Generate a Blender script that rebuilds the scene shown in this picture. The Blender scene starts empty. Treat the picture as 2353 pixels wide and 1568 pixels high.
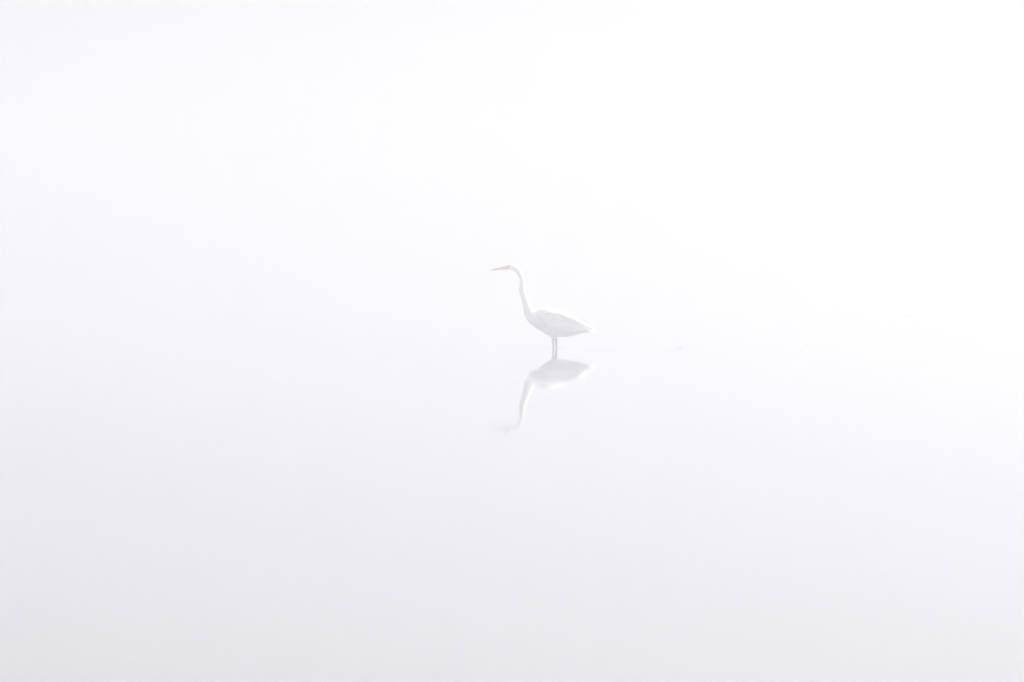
import bpy, bmesh, math, random
from mathutils import Vector, noise

scene = bpy.context.scene
C = scene.collection
R = math.radians

# ------------------------------------------------------------------ camera
PX = 0.0034                    # metres per (2353-wide) photo pixel at the bird
DIST, HC = 45.0, 1.1           # camera distance and height over the water
cam_d = bpy.data.cameras.new("camera")
cam = bpy.data.objects.new("camera", cam_d)
C.objects.link(cam)
scene.camera = cam
cam_d.sensor_width = 36.0
cam_d.lens = 36.0 * DIST / (2353 * PX)
cam_d.clip_start = 0.5
cam_d.clip_end = 12000
PITCH = math.atan((784 - (801 - HC / PX)) * PX / DIST)
cam.location = (0, -DIST, HC)
cam.rotation_euler = (R(90) - PITCH, 0, 0)
cam_d.dof.use_dof = True
cam_d.dof.focus_distance = DIST
cam_d.dof.aperture_fstop = 6.3

# ------------------------------------------------------------------ sky + sun
SUN_EL, SUN_AZ = R(40), R(69)      # azimuth clockwise from +Y (away from the camera)
w = bpy.data.worlds.new("World")
scene.world = w
w.use_nodes = True
nt = w.node_tree
nt.nodes.clear()
out = nt.nodes.new("ShaderNodeOutputWorld")
bg = nt.nodes.new("ShaderNodeBackground")
sky = nt.nodes.new("ShaderNodeTexSky")
sky.sky_type = 'NISHITA'
sky.sun_disc = False
sky.sun_elevation = SUN_EL
sky.sun_rotation = SUN_AZ
sky.air_density = 1.0
sky.dust_density = 2.0
sky.ozone_density = 1.0
hs = nt.nodes.new("ShaderNodeHueSaturation")    # mist overhead takes the blue out of the sky
hs.inputs["Saturation"].default_value = 0.12
nt.links.new(sky.outputs[0], hs.inputs["Color"])
nt.links.new(hs.outputs[0], bg.inputs[0])
bg.inputs[1].default_value = 0.088
nt.links.new(bg.outputs[0], out.inputs[0])

sun_d = bpy.data.lights.new("sun", 'SUN')
sun_d.energy = 3.0
sun_d.angle = R(9)
sun_d.color = (1.0, 0.988, 1.0)
sun = bpy.data.objects.new("sun", sun_d)
C.objects.link(sun)
to_sun = Vector((math.sin(SUN_AZ) * math.cos(SUN_EL), math.cos(SUN_AZ) * math.cos(SUN_EL), math.sin(SUN_EL)))
sun.rotation_euler = to_sun.to_track_quat('Z', 'Y').to_euler()
sun.location = (20, 40, 60)

scene.view_settings.view_transform = 'Standard'
scene.view_settings.look = 'None'
scene.view_settings.gamma = 1
scene.view_settings.exposure = 1.18
scene.cycles.use_denoising = True
scene.cycles.use_adaptive_sampling = False
scene.cycles.volume_bounces = 4
scene.cycles.max_bounces = 10
scene.cycles.sample_clamp_indirect = 8

# ------------------------------------------------------------------ materials
def mat(name, col, rough=0.6, spec=0.3, nscale=None, namp=0.06, bump=0.0, sub=0.0):
    m = bpy.data.materials.new(name)
    m.use_nodes = True
    t = m.node_tree
    b = t.nodes["Principled BSDF"]
    b.inputs["Base Color"].default_value = (*col, 1)
    b.inputs["Roughness"].default_value = rough
    b.inputs["Specular IOR Level"].default_value = spec
    if sub:
        b.inputs["Subsurface Weight"].default_value = sub
        b.inputs["Subsurface Radius"].default_value = (0.035, 0.035, 0.033)
        b.inputs["Subsurface Scale"].default_value = 1.0
    if nscale:
        tc = t.nodes.new("ShaderNodeTexCoord")
        n = t.nodes.new("ShaderNodeTexNoise")
        n.inputs["Scale"].default_value = nscale
        n.inputs["Detail"].default_value = 5
        t.links.new(tc.outputs["Object"], n.inputs["Vector"])
        r = t.nodes.new("ShaderNodeValToRGB")
        r.color_ramp.elements[0].position = 0.3
        r.color_ramp.elements[1].position = 0.7
        r.color_ramp.elements[0].color = (*[max(0, c * (1 - namp)) for c in col], 1)
        r.color_ramp.elements[1].color = (*[min(0.95, c * (1 + namp)) for c in col], 1)
        t.links.new(n.outputs[0], r.inputs[0])
        t.links.new(r.outputs[0], b.inputs["Base Color"])
        if bump:
            bp = t.nodes.new("ShaderNodeBump")
            bp.inputs["Strength"].default_value = bump
            bp.inputs["Distance"].default_value = 0.003
            t.links.new(n.outputs[0], bp.inputs["Height"])
            t.links.new(bp.outputs[0], b.inputs["Normal"])
    return m

M_PLUME = mat("white_plumage", (0.83, 0.83, 0.815), 0.85, 0.15, 60, 0.05, 1.0)
M_FEATH = mat("white_feather", (0.84, 0.84, 0.825), 0.8, 0.15, 90, 0.04, 0.8)
M_LORE = mat("bare_yellow_green_skin", (0.30, 0.31, 0.12), 0.5, 0.3, 200, 0.15)
M_BEAK = mat("yellow_horn", (0.64, 0.43, 0.09), 0.4, 0.4, 80, 0.15)
M_TIP = mat("dusky_horn", (0.24, 0.17, 0.10), 0.4, 0.4, 80, 0.15)
M_LEG = mat("dark_scaly_skin", (0.05, 0.047, 0.048), 0.5, 0.3, 250, 0.3, 0.6)
M_EYE = mat("dark_eye", (0.03, 0.025, 0.01), 0.1, 0.6)
M_DEB = mat("wet_brown_debris", (0.15, 0.135, 0.12), 0.5, 0.3, 150, 0.3)

PATCHES = [(0.15, -8.2, 0.6, 0.6, 0.0018), (0.35, -6.0, 0.5, 0.35, 0.0012), (1.1, -0.4, 1.2, 0.25, 0.003), (0.0, -16.3, 0.6, 1.3, 0.00012)]
def water_mat(legs):
    m = bpy.data.materials.new("still_water")
    m.use_nodes = True
    t = m.node_tree
    b = t.nodes["Principled BSDF"]
    b.inputs["Base Color"].default_value = (0.18, 0.18, 0.186, 1)     # cloudy, silty shallow water
    b.inputs["Roughness"].default_value = 0.027
    b.inputs["IOR"].default_value = 1.33
    tc = t.nodes.new("ShaderNodeTexCoord")
    def math_(op, a, bb=None):
        n = t.nodes.new("ShaderNodeMath"); n.operation = op
        for i, v in enumerate((a, bb)):
            if v is None: continue
            if isinstance(v, (int, float)): n.inputs[i].default_value = v
            else: t.links.new(v, n.inputs[i])
        return n.outputs[0]
    # very faint swell
    mp = t.nodes.new("ShaderNodeMapping")
    mp.inputs["Scale"].default_value = (0.45, 1.0, 1.0)
    t.links.new(tc.outputs["Object"], mp.inputs["Vector"])
    n = t.nodes.new("ShaderNodeTexNoise")
    n.inputs["Scale"].default_value = 2.2
    n.inputs["Detail"].default_value = 3
    t.links.new(mp.outputs[0], n.inputs["Vector"])
    h = math_('MULTIPLY', n.outputs[0], 0.00013)
    # rings spreading from each leg
    for (lx, ly, amp) in legs:
        vm = t.nodes.new("ShaderNodeVectorMath"); vm.operation = 'SUBTRACT'
        t.links.new(tc.outputs["Object"], vm.inputs[0])
        vm.inputs[1].default_value = (lx, ly, 0)
        ln = t.nodes.new("ShaderNodeVectorMath"); ln.operation = 'LENGTH'
        t.links.new(vm.outputs[0], ln.inputs[0])
        d = ln.outputs["Value"]
        wv = math_('SINE', math_('MULTIPLY', d, 80.0))
        env = math_('EXPONENT', math_('MULTIPLY', d, -9.0))
        h = math_('ADD', h, math_('MULTIPLY', math_('MULTIPLY', wv, env), amp))
    # cat's-paw patches of short ripples, crests across the line of sight
    wv = t.nodes.new("ShaderNodeTexNoise")
    wv.inputs["Scale"].default_value = 1.0
    wv.inputs["Detail"].default_value = 2
    mp2 = t.nodes.new("ShaderNodeMapping")
    mp2.inputs["Scale"].default_value = (1.6, 6.0, 1.0)
    t.links.new(tc.outputs["Object"], mp2.inputs["Vector"])
    t.links.new(mp2.outputs[0], wv.inputs["Vector"])
    for (cx, cy, rx, ry, amp) in PATCHES:
        vm = t.nodes.new("ShaderNodeVectorMath"); vm.operation = 'SUBTRACT'
        t.links.new(tc.outputs["Object"], vm.inputs[0]); vm.inputs[1].default_value = (cx, cy, 0)
        v2 = t.nodes.new("ShaderNodeVectorMath"); v2.operation = 'DIVIDE'
        t.links.new(vm.outputs[0], v2.inputs[0]); v2.inputs[1].default_value = (rx, ry, 1)
        v3 = t.nodes.new("ShaderNodeVectorMath"); v3.operation = 'DOT_PRODUCT'
        t.links.new(v2.outputs[0], v3.inputs[0]); t.links.new(v2.outputs[0], v3.inputs[1])
        env = math_('EXPONENT', math_('MULTIPLY', v3.outputs["Value"], -1.0))
        h = math_('ADD', h, math_('MULTIPLY', math_('MULTIPLY', wv.outputs[0], env), amp))
    bp = t.nodes.new("ShaderNodeBump")
    bp.inputs["Strength"].default_value = 1.0
    bp.inputs["Distance"].default_value = 1.0
    t.links.new(h, bp.inputs["Height"])
    t.links.new(bp.outputs[0], b.inputs["Normal"])
    return m

# ------------------------------------------------------------------ helpers
def link(name, me, mats, parent=None, smooth=True):
    o = bpy.data.objects.new(name, me)
    C.objects.link(o)
    for m_ in mats: me.materials.append(m_)
    if smooth:
        for p in me.polygons: p.use_smooth = True
    if parent: o.parent = parent
    return o

def from_bm(bm, name):
    bmesh.ops.recalc_face_normals(bm, faces=bm.faces)
    me = bpy.data.meshes.new(name)
    bm.to_mesh(me); bm.free()
    return me

def loft(bm, secs, n=24, cap=True):
    """secs: (centre, axis_u, axis_v) rings joined into a tube"""
    rings = []
    for c, u, v in secs:
        rings.append([bm.verts.new(Vector(c) + Vector(u) * math.cos(2 * math.pi * k / n) + Vector(v) * math.sin(2 * math.pi * k / n)) for k in range(n)])
    for a, b in zip(rings, rings[1:]):
        for k in range(n):
            bm.faces.new((a[k], a[(k + 1) % n], b[(k + 1) % n], b[k]))
    if cap:
        bm.faces.new(rings[0][::-1]); bm.faces.new(rings[-1])
    return rings

def crom(pts, sub):
    """Catmull-Rom through tuples"""
    res = []
    n = len(pts)
    for i in range(n - 1):
        p0, p1, p2, p3 = pts[max(i - 1, 0)], pts[i], pts[i + 1], pts[min(i + 2, n - 1)]
        for s in range(sub):
            t = s / sub
            res.append(tuple(0.5 * (2 * b + (c - a) * t + (2 * a - 5 * b + 4 * c - d) * t * t + (3 * b - a - 3 * c + d) * t ** 3)
                             for a, b, c, d in zip(p0, p1, p2, p3)))
    res.append(pts[-1])
    return res

def tube(bm, pts, n=16, sub=5, flat=1.0):
    """pts: (x, y, z, r) centre line mostly in the xz plane; flat = width in y / r"""
    q = crom(pts, sub)
    secs = []
    for i, p in enumerate(q):
        a = Vector(q[max(i - 1, 0)][:3]); b = Vector(q[min(i + 1, len(q) - 1)][:3])
        d = (b - a).normalized()
        v = Vector((0, 1, 0)); v = (v - d * v.dot(d)).normalized()
        u = d.cross(v)
        secs.append((p[:3], u * p[3], v * p[3] * flat))
    loft(bm, secs, n)

# measured side view (u, v) -> metres
K = 0.0032 / 6.03
def S(u, v): return ((1170 + u / 6.03 - 1250) * 0.0032, (1395 - v) * K)
def SX(u): return S(u, 0)[0]
def SZ(v): return S(0, v)[1]

# ------------------------------------------------------------------ water
LEGS = [(SX(1094), -0.018), (SX(1141), 0.022)]
bm = bmesh.new()
# one sheet, denser near the bird
W = 3000.0
bmesh.ops.create_grid(bm, x_segments=60, y_segments=60, size=W)
water = link("water", from_bm(bm, "water"),
             [water_mat([(LEGS[0][0], LEGS[0][1], 0.0028), (LEGS[1][0], LEGS[1][1], 0.0028)])], smooth=False)
water["kind"] = "structure"

# ------------------------------------------------------------------ the egret
egret = bpy.data.objects.new("egret", None)
C.objects.link(egret)
egret.empty_display_size = 0.2
egret["label"] = "white egret with long neck and yellow beak wading in still misty water"
egret["category"] = "egret"

# side profile of the trunk: u, top v, bottom v, half width (m)
PROF = [(706, 860, 935, 0.020), (735, 846, 1000, 0.034), (780, 838, 1048, 0.046), (840, 826, 1088, 0.056), (900, 808, 1124, 0.064),
        (960, 796, 1166, 0.070), (1020, 792, 1200, 0.073), (1100, 805, 1218, 0.075), (1200, 836, 1216, 0.073),
        (1300, 876, 1208, 0.066), (1400, 930, 1192, 0.055), (1500, 988, 1172, 0.040), (1580, 1036, 1150, 0.026),
        (1650, 1082, 1136, 0.014), (1690, 1112, 1136, 0.007)]
PR = crom(PROF, 6)
def prof(u):
    if u <= PR[0][0]: return PR[0][1:]
    for a, b in zip(PR, PR[1:]):
        if a[0] <= u <= b[0]:
            t = (u - a[0]) / (b[0] - a[0] + 1e-9)
            return tuple(x + (y - x) * t for x, y in zip(a[1:], b[1:]))
    return PR[-1][1:]
def side_y(u, v):
    """half thickness of the trunk at a point of the side view"""
    t, b, hw = prof(u)
    c, h = (t + b) / 2, (b - t) / 2
    k = max(0.0, 1 - ((v - c) / h) ** 2)
    return hw * math.sqrt(k)

bm = bmesh.new()
secs = []
for (u, t, b, hw) in PR:
    x = SX(u); zc = SZ((t + b) / 2); hz = (b - t) / 2 * K
    secs.append(((x, 0, zc), (0, 0, hz), (0, hw, 0)))
loft(bm, secs, 40)
# neck, a little kinked where the long vertebra sits, running into the breast
NECK = [(402, 201, 24), (428, 198, 33), (460, 198, 42), (500, 203, 48), (540, 220, 47), (575, 258, 41), (600, 305, 36), (622, 360, 33), (633, 415, 33),
        (634, 460, 35), (627, 510, 44), (636, 570, 45), (660, 645, 45), (684, 710, 51), (708, 780, 62),
        (738, 860, 78), (775, 930, 84), (830, 985, 88)]
tube(bm, [(SX(u), 0, SZ(v), r * K) for u, v, r in NECK], 24, 5, 0.86)
# feathered thighs and legs, straight down to the toes on the pond bed
def leg(bm, pts, y):
    tube(bm, [(SX(u), y, SZ(v), r * K) for u, v, r in pts], 14, 4, 0.95)
leg(bm, [(1070, 1150, 48), (1077, 1208, 31), (1082, 1245, 18.0), (1087, 1300, 15.6), (1092, 1360, 15.6), (1095, 1395, 15.6), (1099, 1460, 14.4),
         (1100, 1560, 15.6), (1104, 1590, 19.2), (1100, 1620, 14.4), (1096, 1900, 13.2), (1092, 1990, 15.6)], LEGS[0][1])
leg(bm, [(1122, 1150, 46), (1122, 1205, 36), (1125, 1245, 26), (1131, 1300, 20), (1137, 1360, 15.6), (1141, 1395, 15.6), (1146, 1460, 14.4),
         (1150, 1560, 15.6), (1156, 1590, 19.2), (1152, 1620, 14.4), (1146, 1900, 13.2), (1142, 1990, 15.6)], LEGS[1][1])
for (lu, ly) in ((1092, LEGS[0][1]), (1142, LEGS[1][1])):
    for a, ln in ((180, 0.085), (150, 0.075), (212, 0.075), (10, 0.055)):
        d = Vector((math.cos(R(a)), math.sin(R(a)), 0))
        p0 = Vector((SX(lu), ly, SZ(1990)))
        secs = []
        for k in range(6):
            t = k / 5
            p = p0 + d * ln * t + Vector((0, 0, 0.006 * math.sin(t * 3) - 0.004))
            r = 0.0062 * (1 - 0.5 * t)
            secs.append((p, (0, 0, r), Vector((-d.y, d.x, 0)) * r))
        loft(bm, secs, 8)
# crown and cheek fullness
me0 = from_bm(bm, "egret_base")
tmp = bpy.data.objects.new("tmp", me0)
C.objects.link(tmp)
md = tmp.modifiers.new("r", 'REMESH'); md.mode = 'VOXEL'; md.voxel_size = 0.0032
ms = tmp.modifiers.new("s", 'SMOOTH'); ms.factor = 0.5; ms.iterations = 5
dg = bpy.context.evaluated_depsgraph_get()
me = bpy.data.meshes.new_from_object(tmp.evaluated_get(dg))
bpy.data.objects.remove(tmp, do_unlink=True)
# soft feather relief, following the lie of the plumage
zleg = SZ(1236)
nrm = [v.normal.copy() for v in me.vertices]
for v, n_ in zip(me.vertices, nrm):
    c = v.co
    if c.z > zleg:
        big = noise.noise(Vector((c.x * 14 + c.z * 7, c.y * 30, c.z * 30 + c.x * 12)))
        fine = noise.noise(Vector((c.x * 60, c.y * 130, c.z * 130 + c.x * 40)))
        trunk = 1.0 if c.z < SZ(850) else 0.35
        v.co = c + n_ * (big * 0.0045 + fine * 0.0014) * trunk
for m_ in (M_PLUME, M_LEG, M_LORE): me.materials.append(m_)
ex, ez = S(432, 183)
for p in me.polygons:
    c = p.center
    if c.z < zleg - 0.004 + 0.004 * math.sin(c.x * 900): p.material_index = 1
    elif SZ(222) < c.z < SZ(168) and (c.x < SX(428) or math.hypot(c.x - ex, c.z - ez) < 0.011): p.material_index = 2
    p.use_smooth = True
me.name = "body"
body = bpy.data.objects.new("body", me)
C.objects.link(body)
body.parent = egret

# beak: dagger of two mandibles
def mandible(top, bot, wid, name, tipcut):
    bm = bmesh.new()
    secs = []
    T = crom(top, 4); B = crom(bot, 4)
    for i, (a, b) in enumerate(zip(T, B)):
        f = i / (len(T) - 1)
        x = SX((a[0] + b[0]) / 2)
        secs.append(((x, 0, SZ((a[1] + b[1]) / 2)), (0, 0, max(1.2, (b[1] - a[1]) / 2) * K), (0, wid * (1 - f) ** 0.8 + 0.0008, 0)))
    loft(bm, secs, 14)
    me = from_bm(bm, name)
    o = link(name, me, [M_BEAK, M_TIP], None)
    for p in me.polygons:
        if p.center.x < SX(tipcut) + 0.002 * math.sin(p.center.z * 900): p.material_index = 1
    return o
beak = mandible([(412, 168), (390, 173), (340, 187), (250, 214), (150, 243)],
                [(424, 212), (390, 216), (340, 222), (250, 233), (150, 248)], 0.0125, "beak", 285)
beak.parent = egret
low = mandible([(430, 213), (395, 217), (340, 223), (255, 234), (170, 247)],
               [(440, 238), (400, 242), (340, 241), (255, 242), (170, 249)], 0.0110, "lower_mandible", 270)
low.parent = beak
# eyes
for s in (-1, 1):
    bm = bmesh.new()
    bmesh.ops.create_uvsphere(bm, u_segments=16, v_segments=10, radius=0.0046)
    e = link("eye", from_bm(bm, "eye"), [M_EYE], egret)
    e.location = (ex + 0.004, s * 0.0155, ez)

# ---- feathers
rnd = random.Random(4)
def blade(bm, p0, p1, width, side, lift0=0.001, lift1=0.003, sag=0.0, steps=7, on_body=True, tipsharp=1.0):
    """one vane laid along the flank from p0 to p1 (side-view u,v), width in u,v units"""
    (u0, v0), (u1, v1) = p0, p1
    L = math.hypot(u1 - u0, v1 - v0)
    nu, nv = -(v1 - v0) / L, (u1 - u0) / L
    rows = []
    for i in range(steps + 1):
        t = i / steps
        wd = width * (0.45 + 0.55 * min(1, t * 3)) * max(0.0, 1 - t ** (3.2 / tipsharp)) ** 0.6
        cu = u0 + (u1 - u0) * t + nu * sag * 4 * t * (1 - t)
        cv = v0 + (v1 - v0) * t + nv * sag * 4 * t * (1 - t)
        row = []
        for j in (-1, 0, 1):
            uu, vv = cu + nu * wd * j, cv + nv * wd * j
            y = side_y(uu, vv)
            off = lift0 + (lift1 - lift0) * t + (0.0012 if j == 0 else 0)
            x, z = S(uu, vv)
            row.append(bm.verts.new((x, side * (y + off), z)))
        rows.append(row)
    for a, b in zip(rows, rows[1:]):
        for j in (0, 1):
            try: bm.faces.new((a[j], a[j + 1], b[j + 1], b[j]))
            except ValueError: pass
def feather_obj(name, bm, parent, th=0.0006):
    me = from_bm(bm, name)
    o = link(name, me, [M_FEATH], parent)
    md = o.modifiers.new("thickness", 'SOLIDIFY'); md.thickness = th; md.offset = 1
    return o

for side in (-1, 1):
    bm = bmesh.new()
    # primaries and secondaries, fanned and folded towards the tail
    for k in range(13):
        t = k / 12
        p0 = (1010 + 150 * t, 1000 + 12 * t - 40 * t)
        p1 = (1330 + 290 * t + rnd.uniform(-8, 8), 1160 - 35 * t ** 1.3 + rnd.uniform(-4, 4))
        blade(bm, p0, p1, 24, side, 0.004 + 0.0004 * k, 0.009, sag=14)
    # greater coverts
    for k in range(12):
        t = k / 11
        p0 = (900 + 190 * t, 935 + 20 * t)
        p1 = (1080 + 270 * t + rnd.uniform(-10, 10), 1100 - 35 * t + rnd.uniform(-5, 5))
        blade(bm, p0, p1, 26, side, 0.0085, 0.0155, sag=12)
    # lesser coverts
    for r_ in range(3):
        for k in range(11):
            t = k / 10
            p0 = (850 + 230 * t + 18 * r_, 880 + 30 * r_ + 8 * t)
            p1 = (p0[0] + 95 + 30 * t, p0[1] + 62 - 30 * t + rnd.uniform(-4, 4))
            blade(bm, p0, p1, 22, side, 0.0095, 0.0145 - 0.001 * r_, sag=5)
    wing = feather_obj("wing", bm, egret)

# scapular plumes sweeping over the back to the tail
bm = bmesh.new()
for side in (-1, 1):
    for k in range(44):
        t = rnd.random()
        u0 = 900 + 330 * t
        tp = prof(u0)[0]
        p0 = (u0, tp + rnd.uniform(8, 84))
        u1 = u0 + rnd.uniform(260, 430)
        u1 = min(u1, 1690)
        tp1 = prof(u1)[0]
        p1 = (u1, tp1 + rnd.uniform(2, 46) * (1 - (u1 - 1100) / 800))
        blade(bm, p0, p1, rnd.uniform(8, 15), side, 0.017, 0.025, sag=-rnd.uniform(0, 10), steps=9, tipsharp=1.8)
feather_obj("scapular_plumes", bm, egret)

# tail
bm = bmesh.new()
for k in range(9):
    f = (k - 4) / 4
    p0 = (1480, 1060)
    x0, z0 = S(1500, 1075 + 6 * abs(f)); x1, z1 = S(1726 - 26 * abs(f), 1154 + 6 * abs(f))
    a = Vector((x0, f * 0.014, z0)); b = Vector((x1, f * 0.032, z1))
    d = (b - a); sd = Vector((0, 1, 0)).cross(d).normalized(); wv = Vector((0, 1, 0))
    rows = []
    for i in range(7):
        t = i / 6
        wd = 0.011 * (0.5 + 0.5 * min(1, t * 2)) * max(0, 1 - t ** 4) ** 0.5
        c = a + d * t
        rows.append([bm.verts.new(c - wv * wd + Vector((0, 0, -0.004))), bm.verts.new(c), bm.verts.new(c + wv * wd + Vector((0, 0, -0.004)))])
    for r0, r1 in zip(rows, rows[1:]):
        for j in (0, 1): bm.faces.new((r0[j], r0[j + 1], r1[j + 1], r1[j]))
feather_obj("tail", bm, egret, 0.0012)

# ragged belly, vent and breast plumes breaking the lower outline
bm = bmesh.new()
def wisp(u0, v0, u1, v1, wd, y):
    a = Vector((SX(u0), y, SZ(v0))); b = Vector((SX(u1), y * 1.05, SZ(v1)))
    d = b - a; n_ = Vector((-d.z, 0, d.x)).normalized()
    rows = []
    for i in range(6):
        t = i / 5
        ww = 1.25 * wd * K * (1 - t ** 1.6) * (0.6 + 0.4 * min(1, 3 * t))
        c = a + d * t + Vector((0, 0, -0.004 * math.sin(t * 3.1)))
        rows.append([bm.verts.new(c - n_ * ww), bm.verts.new(c + Vector((0, math.copysign(0.002, y), 0))), bm.verts.new(c + n_ * ww)])
    for r0, r1 in zip(rows, rows[1:]):
        for j in (0, 1): bm.faces.new((r0[j], r0[j + 1], r1[j + 1], r1[j]))
for k in range(95):
    u = 1140 + 450 * (k / 94) + rnd.uniform(-6, 6)
    bt = prof(u)[1]
    y = rnd.uniform(-1, 1) * prof(u)[2] * 0.55
    ln = rnd.uniform(50, 85)
    wisp(u - 25, bt - 40, u + ln * 0.72, bt + rnd.uniform(-6, 26) * (1 if u < 1450 else 0.4) - (bt - prof(min(1688, u + ln * 0.72))[1]) * 0.8, rnd.uniform(6, 12), y)
for k in range(20):
    u = 770 + 260 * (k / 19) + rnd.uniform(-6, 6)
    bt = prof(u)[1]
    y = rnd.uniform(-1, 1) * 0.02
    wisp(u - 30, bt - 42, u + 34, bt + rnd.uniform(16, 30), rnd.uniform(5, 9), y)
for k in range(5):
    wisp(790 + 8 * k, 1030 + 10 * k, 824 + 12 * k, 1098 + 6 * k + rnd.uniform(0, 6), 5, rnd.uniform(-0.012, 0.012))
for (uu, ly) in ((1074, LEGS[0][1]), (1124, LEGS[1][1])):
    for k in range(16):
        a = rnd.uniform(0, 6.28)
        wisp(uu + 16 * math.cos(a), 1180, uu + 6 + 10 * math.cos(a), 1238 + rnd.uniform(-5, 22), 5, ly + 0.006 * math.sin(a))
feather_obj("belly_feathers", bm, egret, 0.0005)

# ------------------------------------------------------------------ flecks floating on the water
def z5(u, v): return (1500 + u / 2.353, 700 + v / 2.353)
def z6(u, v): return (u / 1.961, 800 + v / 1.961)
def z7(u, v): return (1500 + u / 2.19, 950 + v / 2.19)
def z1(u, v): return (1170 + u / 6.03, 620 + v / 6.03)
F_LINE = "one of the tiny dark flecks strung in a line on the water right of the egret"
F_FAR = "tiny pale grey fleck on the far water, well above and right of the egret's feet"
F_RIGHT = "tiny grey fleck floating on the open water in the lower right"
F_LEFT = "tiny grey fleck floating on the open water left of the egret"
F_NEAR = "tiny fleck floating on the water close beside the egret"
FLECKS = [
    (F_LINE, [z5(67, 355) + (7,), z5(185, 354) + (7,), z5(265, 355) + (3,), z5(368, 354) + (10,), z5(384, 354) + (9,), z5(418, 353) + (5,), z5(628, 351) + (8,), z5(965, 346) + (8,), z5(1035, 351) + (8,), z5(1110, 341) + (10,)]),
    (F_FAR, [z5(218, 119) + (8,), z5(322, 117) + (10,), z5(405, 115) + (8,), z5(1708, 66) + (12,), z5(1675, 168) + (12,), z5(2287, 160) + (11,), z5(1548, 101) + (3,), z5(530, 225) + (5,)]),
    (F_NEAR, [z1(400, 1242) + (6,), z1(225, 920) + (5,), z1(1810, 1002) + (5,), z1(1855, 1457) + (7,)]),
    (F_LEFT, [z6(630, 106) + (3,), z6(497, 340) + (4,), z6(1275, 291) + (5,), z6(2025, 316) + (5,), z6(10, 178) + (3,), z6(1672, 735) + (7,), z6(1745, 737) + (5,), z6(1490, 868) + (6,), z6(1168, 852) + (6,), z6(2098, 738) + (6,), z6(2313, 555) + (7,)]),
    (F_RIGHT, [z5(715, 449) + (3,), z5(419, 464) + (3,), z5(1997, 459) + (5,), z7(95, 135) + (5,), z7(1597, 165) + (6,), z7(1785, 213) + (7,), z7(2008, 262) + (5,), z7(610, 300) + (6,), z7(867, 361) + (7,), z7(1627, 394) + (4,), z7(683, 570) + (6,), z7(1052, 568) + (8,), z7(1905, 632) + (7,), z7(497, 730) + (7,), z7(686, 1120) + (9,), z7(62, 1025) + (8,), z7(2172, 1058) + (8,), z7(1815, 970) + (6,)]),
]
def fleck_mesh(seed):
    """a curled scrap of leaf lying on the water, 1 unit long"""
    r_ = random.Random(seed)
    bm = bmesh.new()
    secs = []
    curl = r_.uniform(0.10, 0.22)
    for i in range(9):
        t = i / 8
        wd = 0.26 * math.sin(math.pi * min(0.98, max(0.03, t))) ** 0.8 + 0.02
        x = t - 0.5
        z = curl * (2 * x) ** 2 + 0.05
        secs.append(((x, 0.05 * math.sin(5 * x + seed), z + r_.uniform(-.01, .01)), (0, 0, 0.06 + 0.05 * wd), (0, wd, 0.08 * math.sin(seed + x))))
    loft(bm, secs, 10)
    # a torn lobe and a stalk
    secs = [((0.42 + 0.09 * k, 0.02 * k, 0.22 + 0.05 * k * (1 if seed % 2 else -0.3)), (0, 0, 0.03), (0, 0.03, 0)) for k in range(4)]
    loft(bm, secs, 6)
    me = from_bm(bm, "fleck")
    me.materials.append(M_DEB)
    for p in me.polygons: p.use_smooth = True
    return me
FM = [fleck_mesh(s) for s in range(4)]
pitch = PITCH
ORD = ["first", "second", "third", "fourth", "fifth", "sixth", "seventh", "eighth", "ninth", "tenth"]
FLAT = [(g, k) + p for g, (lab, pts) in enumerate(FLECKS) for k, p in enumerate(pts)]
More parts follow.
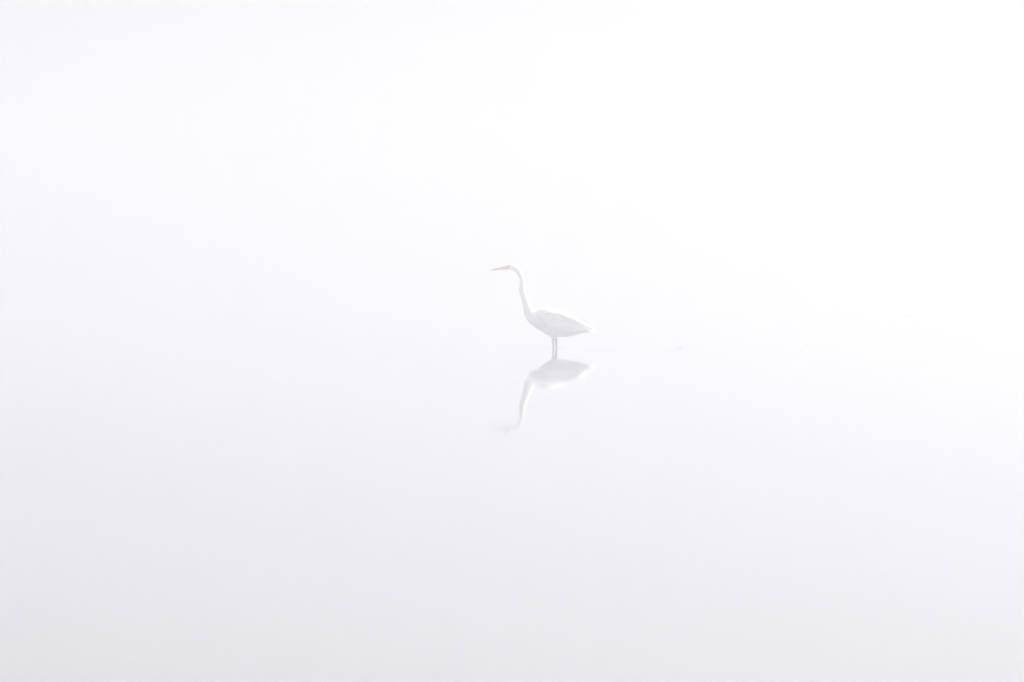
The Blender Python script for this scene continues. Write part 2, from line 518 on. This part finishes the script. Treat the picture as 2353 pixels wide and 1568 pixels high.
def fleck_label(g, k, sx, sy, size):
    look = "long dark" if size >= 9 else ("small dark" if size >= 6 else "minute grey")
    if g == 0:
        return "%s fleck, %s right of the egret's legs in the line along the water" % (look, ORD[k])
    dx, dy = (sx - 1355) / 260, (sy - 851) / 260
    where = "%.1f egret lengths %s" % (abs(dx), "right" if dx > 0 else "left")
    if abs(dy) >= 0.08: where += " and %.1f %s" % (abs(dy), "below" if dy > 0 else "above")
    return "%s fleck %s of the egret's legs" % (look, where)
for g_, (label, pts) in enumerate(FLECKS):
    for k, (sx, sy, size) in enumerate(pts):
        vx, vy = sx * 2353 / 2500, sy * 1568 / 1666
        ax = (vx - 1176.5) * PX / DIST
        ay = (784 - vy) * PX / DIST
        d = Vector((ax, math.cos(pitch) + ay * math.sin(pitch), -math.sin(pitch) + ay * math.cos(pitch)))
        t = -HC / d.z
        pos = Vector((0, -DIST, HC)) + d * t
        o = bpy.data.objects.new("floating_fleck", FM[(k * 7 + len(label)) % 4])
        C.objects.link(o)
        s = size * 0.9412 * PX * t / DIST * (0.55 if g_ in (0, 2) else 0.62)
        o.location = (pos.x, pos.y, -0.02 * s)
        o.rotation_euler = (0, 0, rnd.uniform(-0.5, 0.5) + (math.pi if k % 2 else 0))
        o.scale = (s, s, s)
        lb = fleck_label(g_, k, sx, sy, size)
        o["label"] = lb
        o["category"] = "debris"
        o["group"] = "flecks floating on the water"

# ------------------------------------------------------------------ mist
HAZE_TOP = 4.3
bm = bmesh.new()
bmesh.ops.create_cube(bm, size=1)
for v in bm.verts:
    v.co = (v.co.x * 6400, v.co.y * 6400, -1.0 if v.co.z < 0 else HAZE_TOP)
hm = bpy.data.materials.new("mist")
hm.use_nodes = True
hm.cycles.volume_sampling = "DISTANCE"
t_ = hm.node_tree
t_.nodes.clear()
mo = t_.nodes.new("ShaderNodeOutputMaterial")
pv = t_.nodes.new("ShaderNodeVolumePrincipled")
pv.inputs["Color"].default_value = (0.991, 0.984, 0.998, 1)
pv.inputs["Density"].default_value = 0.024
pv.inputs["Anisotropy"].default_value = 0.74
t_.links.new(pv.outputs[0], mo.inputs["Volume"])
haze = link("haze", from_bm(bm, "haze"), [hm], smooth=False)
haze["kind"] = "stuff"
